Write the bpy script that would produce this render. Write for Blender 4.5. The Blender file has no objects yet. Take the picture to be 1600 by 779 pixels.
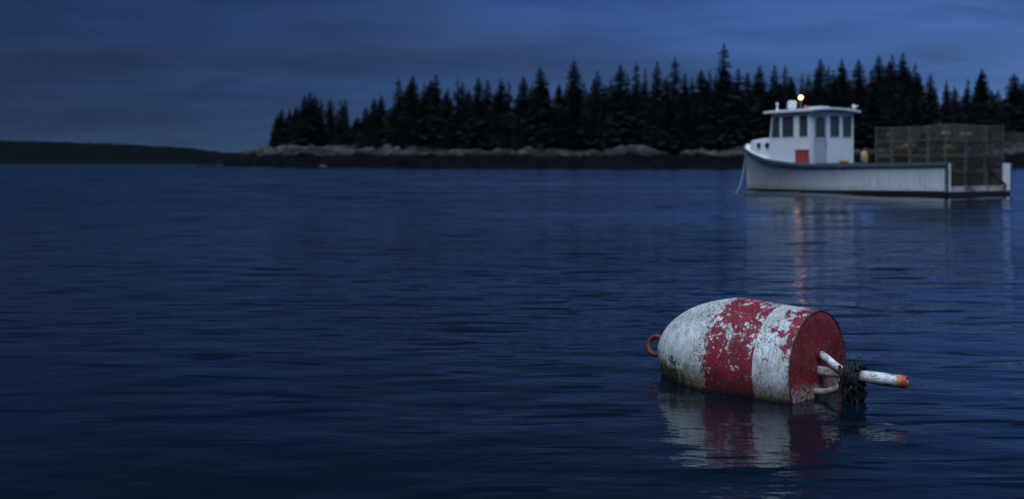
import bpy, bmesh, math, random
import numpy as np
from mathutils import Vector, Matrix, noise as mnoise

R = math.radians
scene = bpy.context.scene
COL = scene.collection

# ------------------------------------------------------------------ camera
CAM_H = 1.15
cam_data = bpy.data.cameras.new('camera')
cam = bpy.data.objects.new('camera', cam_data)
COL.objects.link(cam)
scene.camera = cam
cam.location = (0, 0, CAM_H)
cam.rotation_euler = (R(90), 0, 0)
cam_data.sensor_width = 36.0
cam_data.lens = 36.0
cam_data.shift_y = -135.5 / 1600
cam_data.clip_start = 0.05
cam_data.clip_end = 20000
cam_data.dof.use_dof = True
cam_data.dof.focus_distance = 5.0
cam_data.dof.aperture_fstop = 2.2

# ------------------------------------------------------------------ world: dusk sky with a bank of cloud
SUN_AZ = R(203)      # measured clockwise from +Y: behind the camera, a little to the left
SUN_EL = R(66)
world = bpy.data.worlds.new('World')
scene.world = world
world.use_nodes = True
wn = world.node_tree
wn.nodes.clear()


class NT:
    """small helper for node trees"""
    def __init__(s, tree): s.t = tree
    def n(s, typ, **kw):
        nd = s.t.nodes.new(typ)
        for k, v in kw.items(): setattr(nd, k, v)
        return nd
    def put(s, sock, v):
        if isinstance(v, bpy.types.NodeSocket): s.t.links.new(v, sock)
        else: sock.default_value = v
    def math(s, op, a, b=0.0, c=0.0, clamp=False):
        nd = s.n('ShaderNodeMath', operation=op, use_clamp=clamp)
        for i, v in enumerate((a, b, c)): s.put(nd.inputs[i], v)
        return nd.outputs[0]
    def vmath(s, op, a, b=(0, 0, 0)):
        nd = s.n('ShaderNodeVectorMath', operation=op)
        s.put(nd.inputs[0], a); s.put(nd.inputs[1], b)
        return nd.outputs[0]
    def mix(s, f, a, b, blend='MIX'):
        nd = s.n('ShaderNodeMix', data_type='RGBA', blend_type=blend)
        s.put(nd.inputs[0], f)
        for i, v in ((6, a), (7, b)):
            if not isinstance(v, bpy.types.NodeSocket) and len(v) == 3: v = (*v, 1)
            s.put(nd.inputs[i], v)
        return nd.outputs[2]
    def noise(s, vec, scale, detail=4.0, rough=0.55, dist=0.0):
        nd = s.n('ShaderNodeTexNoise')
        s.put(nd.inputs['Vector'], vec)
        nd.inputs['Scale'].default_value = scale
        nd.inputs['Detail'].default_value = detail
        nd.inputs['Roughness'].default_value = rough
        nd.inputs['Distortion'].default_value = dist
        return nd.outputs['Fac']
    def step(s, v, lo, hi, a=0.0, b=1.0, smooth=True):
        nd = s.n('ShaderNodeMapRange')
        nd.interpolation_type = 'SMOOTHSTEP' if smooth else 'LINEAR'
        s.put(nd.inputs[0], v)
        for i, q in ((1, lo), (2, hi), (3, a), (4, b)): s.put(nd.inputs[i], q)
        return nd.outputs[0]
    def scale(s, vec, sc, loc=(0, 0, 0)):
        nd = s.n('ShaderNodeMapping')
        s.put(nd.inputs['Vector'], vec)
        nd.inputs['Scale'].default_value = sc
        nd.inputs['Location'].default_value = loc
        return nd.outputs[0]
    def sep(s, vec):
        nd = s.n('ShaderNodeSeparateXYZ'); s.put(nd.inputs[0], vec)
        return nd.outputs
    def comb(s, x, y, z):
        nd = s.n('ShaderNodeCombineXYZ')
        for i, v in enumerate((x, y, z)): s.put(nd.inputs[i], v)
        return nd.outputs[0]


w = NT(wn)
sky = w.n('ShaderNodeTexSky', sky_type='NISHITA')
sky.sun_disc = False
sky.sun_elevation = SUN_EL
sky.sun_rotation = SUN_AZ
sky.altitude = 0
sky.air_density = 1.0
sky.dust_density = 0.0
sky.ozone_density = 6.0
wtc = w.n('ShaderNodeTexCoord')
dirv = w.vmath('NORMALIZE', wtc.outputs['Generated'])
dx, dy, dz = w.sep(dirv)
zc = w.math('ADD', w.math('MAXIMUM', dz, 0.0), 0.16)
plane = w.comb(w.math('DIVIDE', dx, zc), w.math('DIVIDE', dy, zc), 0.0)
cl1 = w.noise(w.scale(plane, (0.55, 1.0, 1.0), (2.3, 0.7, 0)), 0.75, 5, 0.55, 0.4)
cl2 = w.noise(w.scale(plane, (0.55, 1.15, 1.0), (0.2, 5.1, 0)), 1.0, 4, 0.5, 0.5)
# cloud thickness: a heavy bank on one side of the sky that thins out to the other
side = w.math('ADD', w.math('ADD', w.step(dz, 0.21, 0.42, 0.0, -0.55), dx),
              w.math('MULTIPLY_ADD', cl1, 0.7, -0.35))
clear = w.math('POWER', w.step(side, -0.72, 0.64), 2.1)
wisp = w.step(cl2, 0.40, 0.68)
lum = w.math('MULTIPLY_ADD', clear, 0.80, 0.22)
lum = w.math('MULTIPLY', lum, w.math('MULTIPLY_ADD', wisp, -0.30, 1.10))
tint = w.mix(1.0, sky.outputs[0], (0.255, 0.40, 0.80), 'MULTIPLY')
grey = w.mix(w.math('MULTIPLY', w.math('SUBTRACT', 1.0, clear), 0.65), tint, (0.95, 2.15, 5.9))
grey = w.mix(w.math('MULTIPLY', wisp, 0.28), grey, (1.7, 2.5, 5.2))
cl3 = w.noise(w.scale(plane, (0.9, 1.6, 1.0), (4.4, 1.3, 0)), 1.7, 5, 0.55, 0.8)
lum = w.math('MULTIPLY', lum, w.step(cl3, 0.30, 0.72, 1.13, 0.86))
lumc = w.n('ShaderNodeVectorMath', operation='SCALE')
w.put(lumc.inputs[0], grey); w.put(lumc.inputs[3], lum)
bg = w.n('ShaderNodeBackground')
w.put(bg.inputs[0], lumc.outputs[0])
bg.inputs[1].default_value = 0.07
wo = w.n('ShaderNodeOutputWorld')
wn.links.new(bg.outputs[0], wo.inputs[0])

# ------------------------------------------------------------------ sun: the last soft light behind the camera
sun_data = bpy.data.lights.new('sun', 'SUN')
sun_data.energy = 4.3
sun_data.angle = R(65)
sun_data.color = (0.59, 0.765, 1.0)
sun = bpy.data.objects.new('sun', sun_data)
COL.objects.link(sun)
sdir = Vector((math.sin(SUN_AZ) * math.cos(SUN_EL), math.cos(SUN_AZ) * math.cos(SUN_EL), math.sin(SUN_EL)))
sun.rotation_euler = sdir.to_track_quat('Z', 'Y').to_euler()
sun.location = sdir * 50

scene.view_settings.view_transform = 'Standard'
scene.view_settings.look = 'None'
scene.view_settings.exposure = 0.0
scene.view_settings.gamma = 1.0
scene.render.engine = 'CYCLES'
scene.cycles.use_denoising = True
scene.cycles.max_bounces = 6
scene.cycles.sample_clamp_indirect = 3.0
scene.cycles.caustics_reflective = False
scene.cycles.caustics_refractive = False

# ------------------------------------------------------------------ helpers
random.seed(11)


class MB:
    """collects vertices and faces; build() links them as one mesh object"""
    def __init__(s): s.v = []; s.f = []
    def add(s, vs, fs):
        o = len(s.v)
        s.v += [tuple(p) for p in vs]
        s.f += [tuple(i + o for i in f) for f in fs]
        return s
    def box(s, a, b):
        x0, y0, z0 = a; x1, y1, z1 = b
        vs = [(x, y, z) for z in (z0, z1) for y in (y0, y1) for x in (x0, x1)]
        return s.add(vs, [(0, 2, 3, 1), (4, 5, 7, 6), (0, 1, 5, 4), (2, 6, 7, 3), (0, 4, 6, 2), (1, 3, 7, 5)])
    def bar(s, p, q, t, t2=None):
        p = Vector(p); q = Vector(q); d = (q - p).normalized()
        up = Vector((0, 0, 1)) if abs(d.z) < 0.9 else Vector((1, 0, 0))
        a = d.cross(up).normalized() * t / 2; b = d.cross(a).normalized() * (t2 or t) / 2
        vs = [c + i * a + j * b for c in (p, q) for (i, j) in ((-1, -1), (1, -1), (1, 1), (-1, 1))]
        return s.add(vs, [(0, 1, 2, 3), (7, 6, 5, 4), (0, 4, 5, 1), (1, 5, 6, 2), (2, 6, 7, 3), (3, 7, 4, 0)])
    def tube(s, pts, rad, n=8, cap=True, closed=False):
        pts = [Vector(p) for p in pts]
        m = len(pts)
        rads = rad if isinstance(rad, (list, tuple)) else [rad] * m
        vs = []; prev = None
        for i, p in enumerate(pts):
            if closed: d = pts[(i + 1) % m] - pts[i - 1]
            else: d = pts[min(i + 1, m - 1)] - pts[max(i - 1, 0)]
            d.normalize()
            if prev is None:
                up = Vector((0, 0, 1)) if abs(d.z) < 0.9 else Vector((1, 0, 0))
                a = d.cross(up).normalized()
            else:
                a = (prev - d * prev.dot(d)).normalized()
            prev = a; b = d.cross(a)
            vs += [p + rads[i] * (math.cos(2 * math.pi * k / n) * a + math.sin(2 * math.pi * k / n) * b) for k in range(n)]
        fs = []
        for i in range(m if closed else m - 1):
            j = (i + 1) % m
            fs += [(i * n + k, i * n + (k + 1) % n, j * n + (k + 1) % n, j * n + k) for k in range(n)]
        if cap and not closed:
            fs += [tuple(range(n))[::-1], tuple((m - 1) * n + k for k in range(n))]
        return s.add(vs, fs)
    def lathe(s, prof, n=24, axis='z', org=(0, 0, 0)):
        """prof: list of (r, h)"""
        vs = []
        for r, h in prof:
            for k in range(n):
                c, q = math.cos(2 * math.pi * k / n) * r, math.sin(2 * math.pi * k / n) * r
                v = (c, q, h) if axis == 'z' else ((h, c, q) if axis == 'x' else (q, h, c))
                vs.append((v[0] + org[0], v[1] + org[1], v[2] + org[2]))
        m = len(prof)
        fs = [(i * n + k, i * n + (k + 1) % n, (i + 1) * n + (k + 1) % n, (i + 1) * n + k) for i in range(m - 1) for k in range(n)]
        fs += [tuple(range(n))[::-1], tuple((m - 1) * n + k for k in range(n))]
        return s.add(vs, fs)
    def grid(s, rows):
        n = len(rows[0]); vs = [p for r in rows for p in r]
        return s.add(vs, [(i * n + j, i * n + j + 1, (i + 1) * n + j + 1, (i + 1) * n + j) for i in range(len(rows) - 1) for j in range(n - 1)])
    def mesh(s, name, mat, smooth=False, bevel=0.0):
        me = bpy.data.meshes.new(name)
        me.from_pydata(s.v, [], s.f)
        bm = bmesh.new(); bm.from_mesh(me)
        if bevel:
            bmesh.ops.remove_doubles(bm, verts=bm.verts, dist=1e-5)
            ed = [e for e in bm.edges if len(e.link_faces) == 2 and e.calc_face_angle(0) > 0.6]
            bmesh.ops.bevel(bm, geom=ed, offset=bevel, segments=2, affect='EDGES', profile=0.6)
        bmesh.ops.recalc_face_normals(bm, faces=bm.faces)
        bm.to_mesh(me); bm.free()
        if smooth:
            me.polygons.foreach_set('use_smooth', [True] * len(me.polygons))
            if smooth != 'all':
                me.set_sharp_from_angle(angle=R(38))
        if mat: me.materials.append(mat)
        return me
    def build(s, name, mat, parent=None, smooth=False, bevel=0.0):
        return link(name, s.mesh(name, mat, smooth, bevel), parent)


def link(name, me, parent=None):
    o = bpy.data.objects.new(name, me)
    COL.objects.link(o)
    if parent: o.parent = parent
    return o


def tag(o, label, cat, group=None, kind=None):
    if label: o['label'] = label
    if cat: o['category'] = cat
    if group: o['group'] = group
    if kind: o['kind'] = kind
    return o


def empty(name, loc=(0, 0, 0), rz=0.0):
    o = bpy.data.objects.new(name, None)
    COL.objects.link(o)
    o.location = loc; o.rotation_euler = (0, 0, rz)
    o.empty_display_size = 0.2
    return o


def copy_tree(o, parent=None):
    c = o.copy(); COL.objects.link(c); c.parent = parent
    for ch in o.children: copy_tree(ch, c)
    return c


def material(name, base, rough=0.6, spec=0.4, vary=0.0, vscale=3.0, dark=None, metal=0.0, bump=0.0, bscale=20.0):
    """plain surface with two scales of tone variation and fine relief"""
    m = bpy.data.materials.new(name); m.use_nodes = True
    t = NT(m.node_tree)
    p = m.node_tree.nodes['Principled BSDF']
    p.inputs['Roughness'].default_value = rough
    p.inputs['Metallic'].default_value = metal
    p.inputs['Specular IOR Level'].default_value = spec
    tc = t.n('ShaderNodeTexCoord').outputs['Object']
    if vary:
        d = dark or tuple(c * 0.45 for c in base)
        f = t.math('ADD', t.math('MULTIPLY', t.step(t.noise(tc, vscale, 5, 0.6), 0.38, 0.68), vary),
                   t.math('MULTIPLY', t.step(t.noise(tc, vscale * 7, 3, 0.6), 0.5, 0.75), vary * 0.6), clamp=True)
        t.put(p.inputs['Base Color'], t.mix(f, base, d))
    else:
        p.inputs['Base Color'].default_value = (*base, 1)
    if bump:
        b = t.n('ShaderNodeBump'); b.inputs['Distance'].default_value = bump
        t.put(b.inputs['Height'], t.noise(tc, bscale, 5, 0.6))
        t.put(p.inputs['Normal'], b.outputs[0])
    return m


def principled(m): return m.node_tree.nodes['Principled BSDF']


# pixel helpers used only to read sizes off the photograph into metres
def at(px, py_unused, Y): return (px - 800) / 1600 * Y
def zat(py, Y): return CAM_H - (py - 254) / 1600 * Y


# ------------------------------------------------------------------ water
def make_water():
    def axis(lo, fine0, fine1, hi, st, g):
        a = list(np.arange(fine0, fine1, st))
        x, d = a[-1], st
        while x < hi: d *= g; x += d; a.append(x)
        x, d = a[0], st; b = []
        while x > lo: d *= g; x -= d; b.append(x)
        return np.array(b[::-1] + a)
    xs = axis(-6000, -2.6, 3.2, 6000, 0.035, 1.045)
    ys = axis(-5, 2.2, 8.5, 320, 0.022, 1.016)
    yb, d = [], 0.5
    while (yb[-1] if yb else 320) < 9000: d *= 1.12; yb.append((yb[-1] if yb else ys[-1]) + 3 * d)
    ys = np.concatenate([[-300, -150, -70, -30, -12], ys[ys > -6], yb])
    X, Y = np.meshgrid(xs.astype(np.float32), ys.astype(np.float32))
    DX, DY = np.meshgrid(np.gradient(xs).astype(np.float32), np.gradient(ys).astype(np.float32))
    RUF = np.clip((Y - 12) / 40, 0, 1)          # open water is more ruffled than the lee by the camera
    rng = np.random.default_rng(5)
    Z = np.zeros_like(X)
    for i in range(120):
        lam = 0.16 * (2.6 / 0.16) ** rng.random() if i < 84 else 1.2 * (11 / 1.2) ** rng.random()
        th = rng.normal(0, 0.55)
        kx, ky = math.sin(th), math.cos(th)
        slope = 0.0030 if lam > 0.8 else (0.0068 if lam > 0.3 else 0.0045)
        amp = slope * lam / (2 * math.pi) * 1.4
        wgt = np.clip(2.0 - 6.0 * DY * abs(ky) / lam, 0, 1) * np.clip(2.0 - 6.0 * DX * abs(kx) / lam, 0, 1)
        # slow drift of the wave train so that crests break up instead of running for ever
        ph = 2 * math.pi / lam * (kx * X + ky * Y) + rng.random() * 6.28
        ph = ph + 1.3 * np.sin(0.9 * X / (lam + 0.5) + rng.random() * 6.28) + 1.0 * np.sin(0.6 * (X * ky - Y * kx) + rng.random() * 6.28)
        if i >= 84: amp = 0.011 * lam / (2 * math.pi) * RUF
        if i < 84: amp = amp * (0.45 + 0.55 * RUF)
        Z += wgt * amp * np.sin(ph)
    co = np.stack([X, Y, Z], -1).reshape(-1, 3).astype(np.float32)
    ny, nx = X.shape
    idx = np.arange(ny * nx).reshape(ny, nx)
    q = np.stack([idx[:-1, :-1], idx[:-1, 1:], idx[1:, 1:], idx[1:, :-1]], -1).reshape(-1, 4)
    me = bpy.data.meshes.new('water')
    me.vertices.add(len(co)); me.vertices.foreach_set('co', co.ravel())
    me.loops.add(q.size); me.loops.foreach_set('vertex_index', q.ravel().astype(np.int32))
    me.polygons.add(len(q))
    me.polygons.foreach_set('loop_start', np.arange(0, q.size, 4, dtype=np.int32))
    me.polygons.foreach_set('use_smooth', np.ones(len(q), dtype=bool))
    me.update(calc_edges=True)
    m = bpy.data.materials.new('sea_water'); m.use_nodes = True
    t = NT(m.node_tree); p = principled(m)
    p.inputs['Base Color'].default_value = (0.0018, 0.0055, 0.0105, 1)
    p.inputs['IOR'].default_value = 1.333
    pos = t.n('ShaderNodeNewGeometry').outputs['Position']
    _, wy, _ = t.sep(pos)
    t.put(p.inputs['Roughness'], t.step(wy, 6, 120, 0.012, 0.06))   # unresolved ripples far out
    # wind patches: stretches of ruffled water between calmer lanes
    gust = t.step(t.noise(t.scale(pos, (0.035, 0.10, 1)), 1.0, 3, 0.5, 0.3), 0.36, 0.62, 0.35, 1.0)
    h = t.math('MULTIPLY', t.noise(t.scale(pos, (0.9, 2.2, 1)), 1.0, 3, 0.5), 0.016)
    h = t.math('ADD', h, t.math('MULTIPLY', t.noise(t.scale(pos, (2.6, 6.5, 1), (3, 1, 0)), 1.0, 4, 0.55), 0.010))
    h = t.math('ADD', h, t.math('MULTIPLY', t.noise(t.scale(pos, (9, 22, 1), (1, 7, 0)), 1.0, 2, 0.5), 0.0020))
    b = t.n('ShaderNodeBump'); b.inputs['Distance'].default_value = 1.0
    t.put(b.inputs['Strength'], gust)
    t.put(b.inputs['Height'], h)
    # slopes of the wind ripples too small for the mesh; out in the open the faces towards this shore are the ones left in sight
    rip = t.n('ShaderNodeTexNoise')
    t.put(rip.inputs['Vector'], t.scale(pos, (1.1, 3.4, 1), (4, 9, 0)))
    rip.inputs['Scale'].default_value = 1.0; rip.inputs['Detail'].default_value = 5; rip.inputs['Roughness'].default_value = 0.6
    rx, ry, _ = t.sep(rip.outputs['Color'])
    far = t.step(wy, 7, 70)
    sx = t.math('MULTIPLY', t.math('SUBTRACT', rx, 0.5), t.math('MULTIPLY_ADD', far, 0.18, 0.07))
    sy = t.math('MULTIPLY', t.math('SUBTRACT', ry, 0.5), t.math('MULTIPLY_ADD', far, 0.30, 0.06))
    sy = t.math('MULTIPLY', sy, gust)
    sy = t.math('SUBTRACT', sy, t.step(wy, 6, 30, 0.0, 0.058))
    sy = t.math('SUBTRACT', sy, t.step(wy, 40, 160, 0.0, 0.045))
    # short steep wavelet fronts, seen as dark dashes
    d1 = t.step(t.noise(t.scale(pos, (1.4, 8.5, 1), (2, 3, 0)), 1.0, 2.2, 0.5, 0.25), 0.588, 0.635)
    d2 = t.step(t.noise(t.scale(pos, (0.85, 3.2, 1), (8, 5, 0)), 1.0, 3, 0.55, 0.25), 0.59, 0.645)
    dash = t.math('ADD', t.math('MULTIPLY', d1, t.step(wy, 9, 16, 1.0, 0.2)), t.math('MULTIPLY', d2, t.step(wy, 5, 10)))
    dash = t.math('MULTIPLY', dash, t.math('MULTIPLY', gust, t.step(wy, 30, 60, 0.21, 0.03)))
    sy = t.math('SUBTRACT', sy, dash)
    t.put(p.inputs['Normal'], t.vmath('NORMALIZE', t.vmath('ADD', b.outputs[0], t.comb(sx, sy, 0.0))))
    me.materials.append(m)
    o = link('water', me)
    o['kind'] = 'structure'
    return o


make_water()

# ------------------------------------------------------------------ island terrain
def fbm(x, y, z=0.0, oct=4):
    return mnoise.fractal(Vector((x, y, z)), 1.0, 2.0, oct)


def shore_y(x):
    s = 262.5 + 1.6 * fbm(x * 0.035, 3.1) + 0.7 * fbm(x * 0.2, 9.0)
    if x < -58: s += (-(x + 58)) ** 1.25 * 0.28
    return s


def ground(x, y):
    d = y - shore_y(x)
    pts = ((-8, -3), (0, 0), (5, 2.6), (9, 3.7), (13, 4.6), (20, 5.8), (40, 7.2), (80, 10.0), (130, 8.0), (170, -3))
    z = pts[-1][1]
    for (a, za), (b, zb) in zip(pts, pts[1:]):
        if d <= b:
            z = za + (zb - za) * max(d - a, 0) / (b - a) if d >= a else za
            break
    rock = max(0.0, 1 - abs(d - 8) / 14)
    f = fbm(x * 0.12, y * 0.2, 1.7)
    q = mnoise.voronoi(Vector((x * 0.22 + 0.4 * f, y * 0.30, 0.0)))[1][0]
    q2 = mnoise.voronoi(Vector((x * 0.6, y * 0.7 + f, 5.0)))[1][0]
    z += rock * (1.8 * f + 2.3 * mnoise.noise(q * 7.3) + 1.3 * mnoise.noise(q2 * 5.1) + 0.4 * abs(fbm(x * 0.45, y * 0.7, 4.2)))
    if d > 15: z += 0.5 * fbm(x * 0.06, y * 0.06, 8)
    e = (x + 77.5) / 20.0                       # the point tails off into the bay
    e = min(max(e, 0), 1); e = e * e * (3 - 2 * e)
    if z > 0: z *= 0.85 + 0.15 * e if x > -76 else 0.85 * max(0.0, 1 + (x + 76) / 3.0) - 0.02 * (-(x + 76))
    # open knoll with bare ledge towards the eastern end
    g = math.exp(-((x - 124) / 14) ** 2 - ((y - 288) / 13) ** 2)
    z += 6.0 * g
    g2 = math.exp(-((x - 141) / 11) ** 2 - ((y - 273) / 8) ** 2)
    z += 4.0 * g2
    return z


def make_island():
    xs = list(np.arange(-84, -40, 0.8)) + list(np.arange(-40, 158, 1.0)) + list(np.arange(158, 230, 6.0))
    ys = list(np.arange(256, 286, 0.75)) + list(np.arange(286, 440, 5.0))
    rows = [[(x, y, ground(x, y)) for x in xs] for y in ys]
    m = bpy.data.materials.new('tidal_rock'); m.use_nodes = True
    t = NT(m.node_tree); p = principled(m)
    pos = t.n('ShaderNodeNewGeometry').outputs['Position']
    px, py, pz = t.sep(pos)
    n1 = t.noise(t.scale(pos, (0.10, 0.10, 0.3)), 1, 5, 0.6)
    n2 = t.noise(t.scale(pos, (0.6, 0.6, 2.0)), 1, 5, 0.65)
    n3 = t.noise(pos, 3.0, 4, 0.6)
    granite = t.mix(t.step(n2, 0.36, 0.62), (0.100, 0.084, 0.077), (0.024, 0.021, 0.019))
    granite = t.mix(t.math('MULTIPLY', t.step(t.noise(t.scale(pos, (0.07, 0.2, 0.5)), 1, 4, 0.6), 0.44, 0.58), 0.8), granite, (0.016, 0.014, 0.012))
    granite = t.mix(t.step(n3, 0.52, 0.72), granite, (0.05, 0.046, 0.048))
    weed = t.mix(t.step(n2, 0.42, 0.66), (0.0020, 0.0023, 0.0032), (0.0055, 0.0052, 0.0050))
    zz = t.math('ADD', pz, t.math('ADD', t.math('MULTIPLY_ADD', n1, 5.0, -2.5), t.math('MULTIPLY_ADD', n2, 2.2, -1.1)))
    c = t.mix(t.step(zz, 3.0, 3.7), weed, granite)
    duff = t.mix(t.step(n2, 0.4, 0.6), (0.008, 0.009, 0.006), (0.014, 0.013, 0.009))
    zz2 = t.math('ADD', pz, t.math('MULTIPLY_ADD', n2, 2.4, -1.2))
    bare = t.step(t.math('MULTIPLY', t.step(px, 124, 136), t.step(n1, 0.42, 0.55)), 0.3, 0.6)
    c = t.mix(t.math('MULTIPLY', t.step(zz2, 6.3, 7.2), t.math('SUBTRACT', 1.0, t.math('MULTIPLY', bare, 0.75))), c, duff)
    t.put(p.inputs['Base Color'], c)
    p.inputs['Roughness'].default_value = 0.85
    p.inputs['Specular IOR Level'].default_value = 0.04
    b = t.n('ShaderNodeBump'); b.inputs['Distance'].default_value = 0.5
    t.put(b.inputs['Height'], n2); t.put(p.inputs['Normal'], b.outputs[0])
    o = MB().grid(rows).build('island_terrain', m)
    o['kind'] = 'structure'
    return m


rock_mat = make_island()

# far wooded shore across the bay, and a farther ridge behind it
def make_hill(name, Y, prof, depth, seed, jag):
    pxs = np.arange(prof[0][0], prof[-1][0] + 1, 2.0)
    rows = [[] for _ in range(9)]
    for q in pxs:
        top = np.interp(q, [a for a, _ in prof], [b for _, b in prof])
        x = (q - 800) / 1600 * Y
        zt = CAM_H + (254 - top) / 1600 * Y
        for r in range(9):
            u = r / 8
            s = math.sin(min(u * 1.25, 1) * math.pi / 2) if u < 0.8 else math.cos((u - 0.8) / 0.2 * math.pi / 2)
            z = -1.5 + (zt + 1.5) * s
            if 0 < r < 8:
                z += jag * (fbm(x * 0.09, r * 1.7, seed, 5) + 0.8 * abs(fbm(x * 0.35, r * 2.9, seed + 4, 3)))
            rows[r].append((x, Y + depth * u + 5 * fbm(x * 0.03, r * 0.8, seed + 9), z))
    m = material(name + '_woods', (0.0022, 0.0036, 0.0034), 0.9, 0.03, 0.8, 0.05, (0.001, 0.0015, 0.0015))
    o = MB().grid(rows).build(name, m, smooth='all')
    o['kind'] = 'structure'
    return o


make_hill('far_headland', 790, [(-520, 226), (-200, 214), (0, 218), (60, 220), (150, 224), (230, 229), (280, 234), (310, 238), (326, 243), (340, 252), (348, 258)], 130, 2.0, 1.1)
make_hill('distant_ridge', 1900, [(250, 255), (290, 240), (318, 238), (345, 236.5), (380, 237), (430, 240), (600, 240), (620, 256)], 300, 7.0, 2.0)

# ------------------------------------------------------------------ boulders and the tide ledge
def rock_mesh(seed, sx, sy, sz, mat, sub=3):
    bm = bmesh.new()
    bmesh.ops.create_icosphere(bm, subdivisions=sub, radius=1)
    for v in bm.verts:
        n = v.co.copy()
        k = 1 + 0.28 * mnoise.noise(n * 1.3 + Vector((seed, 0, 0))) + 0.14 * mnoise.noise(n * 3.1 + Vector((0, seed, 0)))
        v.co = Vector((n.x * k * sx, n.y * k * sy, max(n.z, -0.4) * k * sz))
    me = bpy.data.meshes.new('boulder'); bm.to_mesh(me); bm.free()
    me.materials.append(mat)
    return me


pale_rock = material('pale_granite', (0.14, 0.13, 0.13), 0.85, 0.2, 0.5, 0.8, bump=0.06, bscale=4)
dark_rock = material('weedy_rock', (0.005, 0.005, 0.005), 0.8, 0.1, 0.5, 0.9, bump=0.08, bscale=5)
for nm, X, Y, s, mat, seed, label in (
        ('boulder', at(621, 0, 272.5), 272.5, (0.9, 0.8, 0.55), pale_rock, 1.0, 'small pale boulder lying where the grey ledge meets the dark weed'),
        ('boulder', at(504, 0, 264.8), 264.8, (1.2, 0.9, 0.5), pale_rock, 4.0, 'low pale stone at the foot of the dark shore near the water'),
        ('boulder', at(1469, 0, 283), 283, (2.6, 1.6, 1.2), pale_rock, 7.0, 'pale boulder among the spruces above the lobster traps')):
    o = link(nm, rock_mesh(seed, *s, mat))
    o.location = (X, Y, ground(X, Y) + s[2] * 0.25)
    tag(o, label, 'boulder')
o = link('tide_ledge', rock_mesh(11.0, 2.7, 1.6, 0.75, dark_rock))
o.location = (at(323, 0, 268), 268, -0.05)
tag(o, 'low dark weedy ledge awash just off the tip of the island', 'rock')

# ------------------------------------------------------------------ spruces
bark = material('spruce_bark', (0.045, 0.036, 0.030), 0.9, 0.1, 0.5, 3.0)


def needles(name, a, b):
    m = bpy.data.materials.new(name); m.use_nodes = True
    t = NT(m.node_tree); p = principled(m)
    oi = t.n('ShaderNodeObjectInfo').outputs['Random']
    tc = t.n('ShaderNodeTexCoord').outputs['Object']
    f = t.math('ADD', t.math('MULTIPLY', oi, 0.5), t.math('MULTIPLY', t.step(t.noise(tc, 9, 4, 0.6), 0.35, 0.65), 0.6), clamp=True)
    t.put(p.inputs['Base Color'], t.mix(f, a, b))
    p.inputs['Roughness'].default_value = 0.85
    p.inputs['Specular IOR Level'].default_value = 0.1
    return m


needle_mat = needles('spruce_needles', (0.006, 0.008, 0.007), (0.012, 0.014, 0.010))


def spruce(seed, rmax, bare, power, ragged):
    """unit-height spruce: tapered trunk, whorls of drooping boughs hung with twigs"""
    rng = random.Random(seed)
    tr = MB()
    tr.tube([(0, 0, -0.02), (0.002, 0, 0.3), (-0.001, 0.002, 0.7), (0, 0, 1.0)], [0.017, 0.013, 0.006, 0.0015], 6)
    cr = MB()
    z = bare
    while z < 0.985:
        u = (z - bare) / (1 - bare)
        prof = (1 - u) ** power * (0.55 + 0.45 * min(1, u / 0.12))
        nb = 9 if u < 0.7 else 8
        a0 = rng.random() * 6.28
        thin = 0.35 + 0.9 * mnoise.noise(Vector((seed * 3.1, z * 7.0, 0.5))) if ragged > 0.55 else 0.0
        for k in range(nb):
            if rng.random() < thin * 0.5: continue
            if rng.random() < ragged * 0.45: continue
            az = a0 + k * 6.283 / nb + rng.uniform(-0.25, 0.25)
            ln = rmax * prof * (1 + 0.28 * mnoise.noise(Vector((math.cos(az) * 1.3 + seed, math.sin(az) * 1.3, z * 9)))) * rng.uniform(1 - 0.45 * ragged, 1.12) + 0.014 * min(1, (1 - u) * 6)
            if rng.random() < 0.07 * ragged: ln *= 1.35
            c, s = math.cos(az), math.sin(az)
            droop = rng.uniform(0.25, 0.55) * (1 - 0.75 * u)
            seg = 4
            for j in range(seg):
                t0, t1 = j / seg, (j + 1) / seg
                w0, w1 = 0.34 * ln * (1 - t0 * 0.7) + 0.006, 0.34 * ln * (1 - t1 * 0.85) + 0.003
                def P(t, off, dzz):
                    r = ln * t
                    zz = z - droop * ln * t * t + 0.35 * ln * max(0, t - 0.6) ** 1.5 + dzz
                    return (c * r - s * off, s * r + c * off, zz)
                jt = rng.uniform(-0.3, 0.3) * w1
                cr.add([P(t0, 0, 0), P(t1, 0, 0), P(min(t1 + 0.12, 1.1), w0 + jt, -0.30 * w0), P(t0 + 0.1, w0 * 0.8, -0.45 * w0)], [(0, 1, 2), (0, 2, 3)])
                cr.add([P(t0, 0, 0), P(t1, 0, 0), P(min(t1 + 0.12, 1.1), -w0 + jt, -0.30 * w0), P(t0 + 0.1, -w0 * 0.8, -0.45 * w0)], [(0, 1, 2), (0, 2, 3)])
                # hanging twigs give each bough depth
                cr.add([P(t0, 0.1 * w0, 0), P(t1, -0.1 * w0, 0), P((t0 + t1) / 2, rng.uniform(-0.4, 0.4) * w0, -0.9 * w0 - 0.004)], [(0, 1, 2)])
        z += rng.uniform(0.020, 0.034) * (1 - 0.45 * u) + 0.002
    # leader
    cr.tube([(0, 0, 0.95), (0, 0, 1.004)], [0.008, 0.002], 5)
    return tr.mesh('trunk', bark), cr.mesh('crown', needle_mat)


VAR = [spruce(21, 0.19, 0.10, 0.70, 0.5), spruce(22, 0.155, 0.12, 0.66, 0.7), spruce(23, 0.21, 0.06, 0.78, 0.6),
       spruce(24, 0.125, 0.16, 0.62, 0.9), spruce(25, 0.17, 0.08, 0.80, 0.8), spruce(26, 0.23, 0.05, 0.66, 0.5),
       spruce(27, 0.115, 0.10, 0.75, 1.0)]
tree_protos = {}


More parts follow.
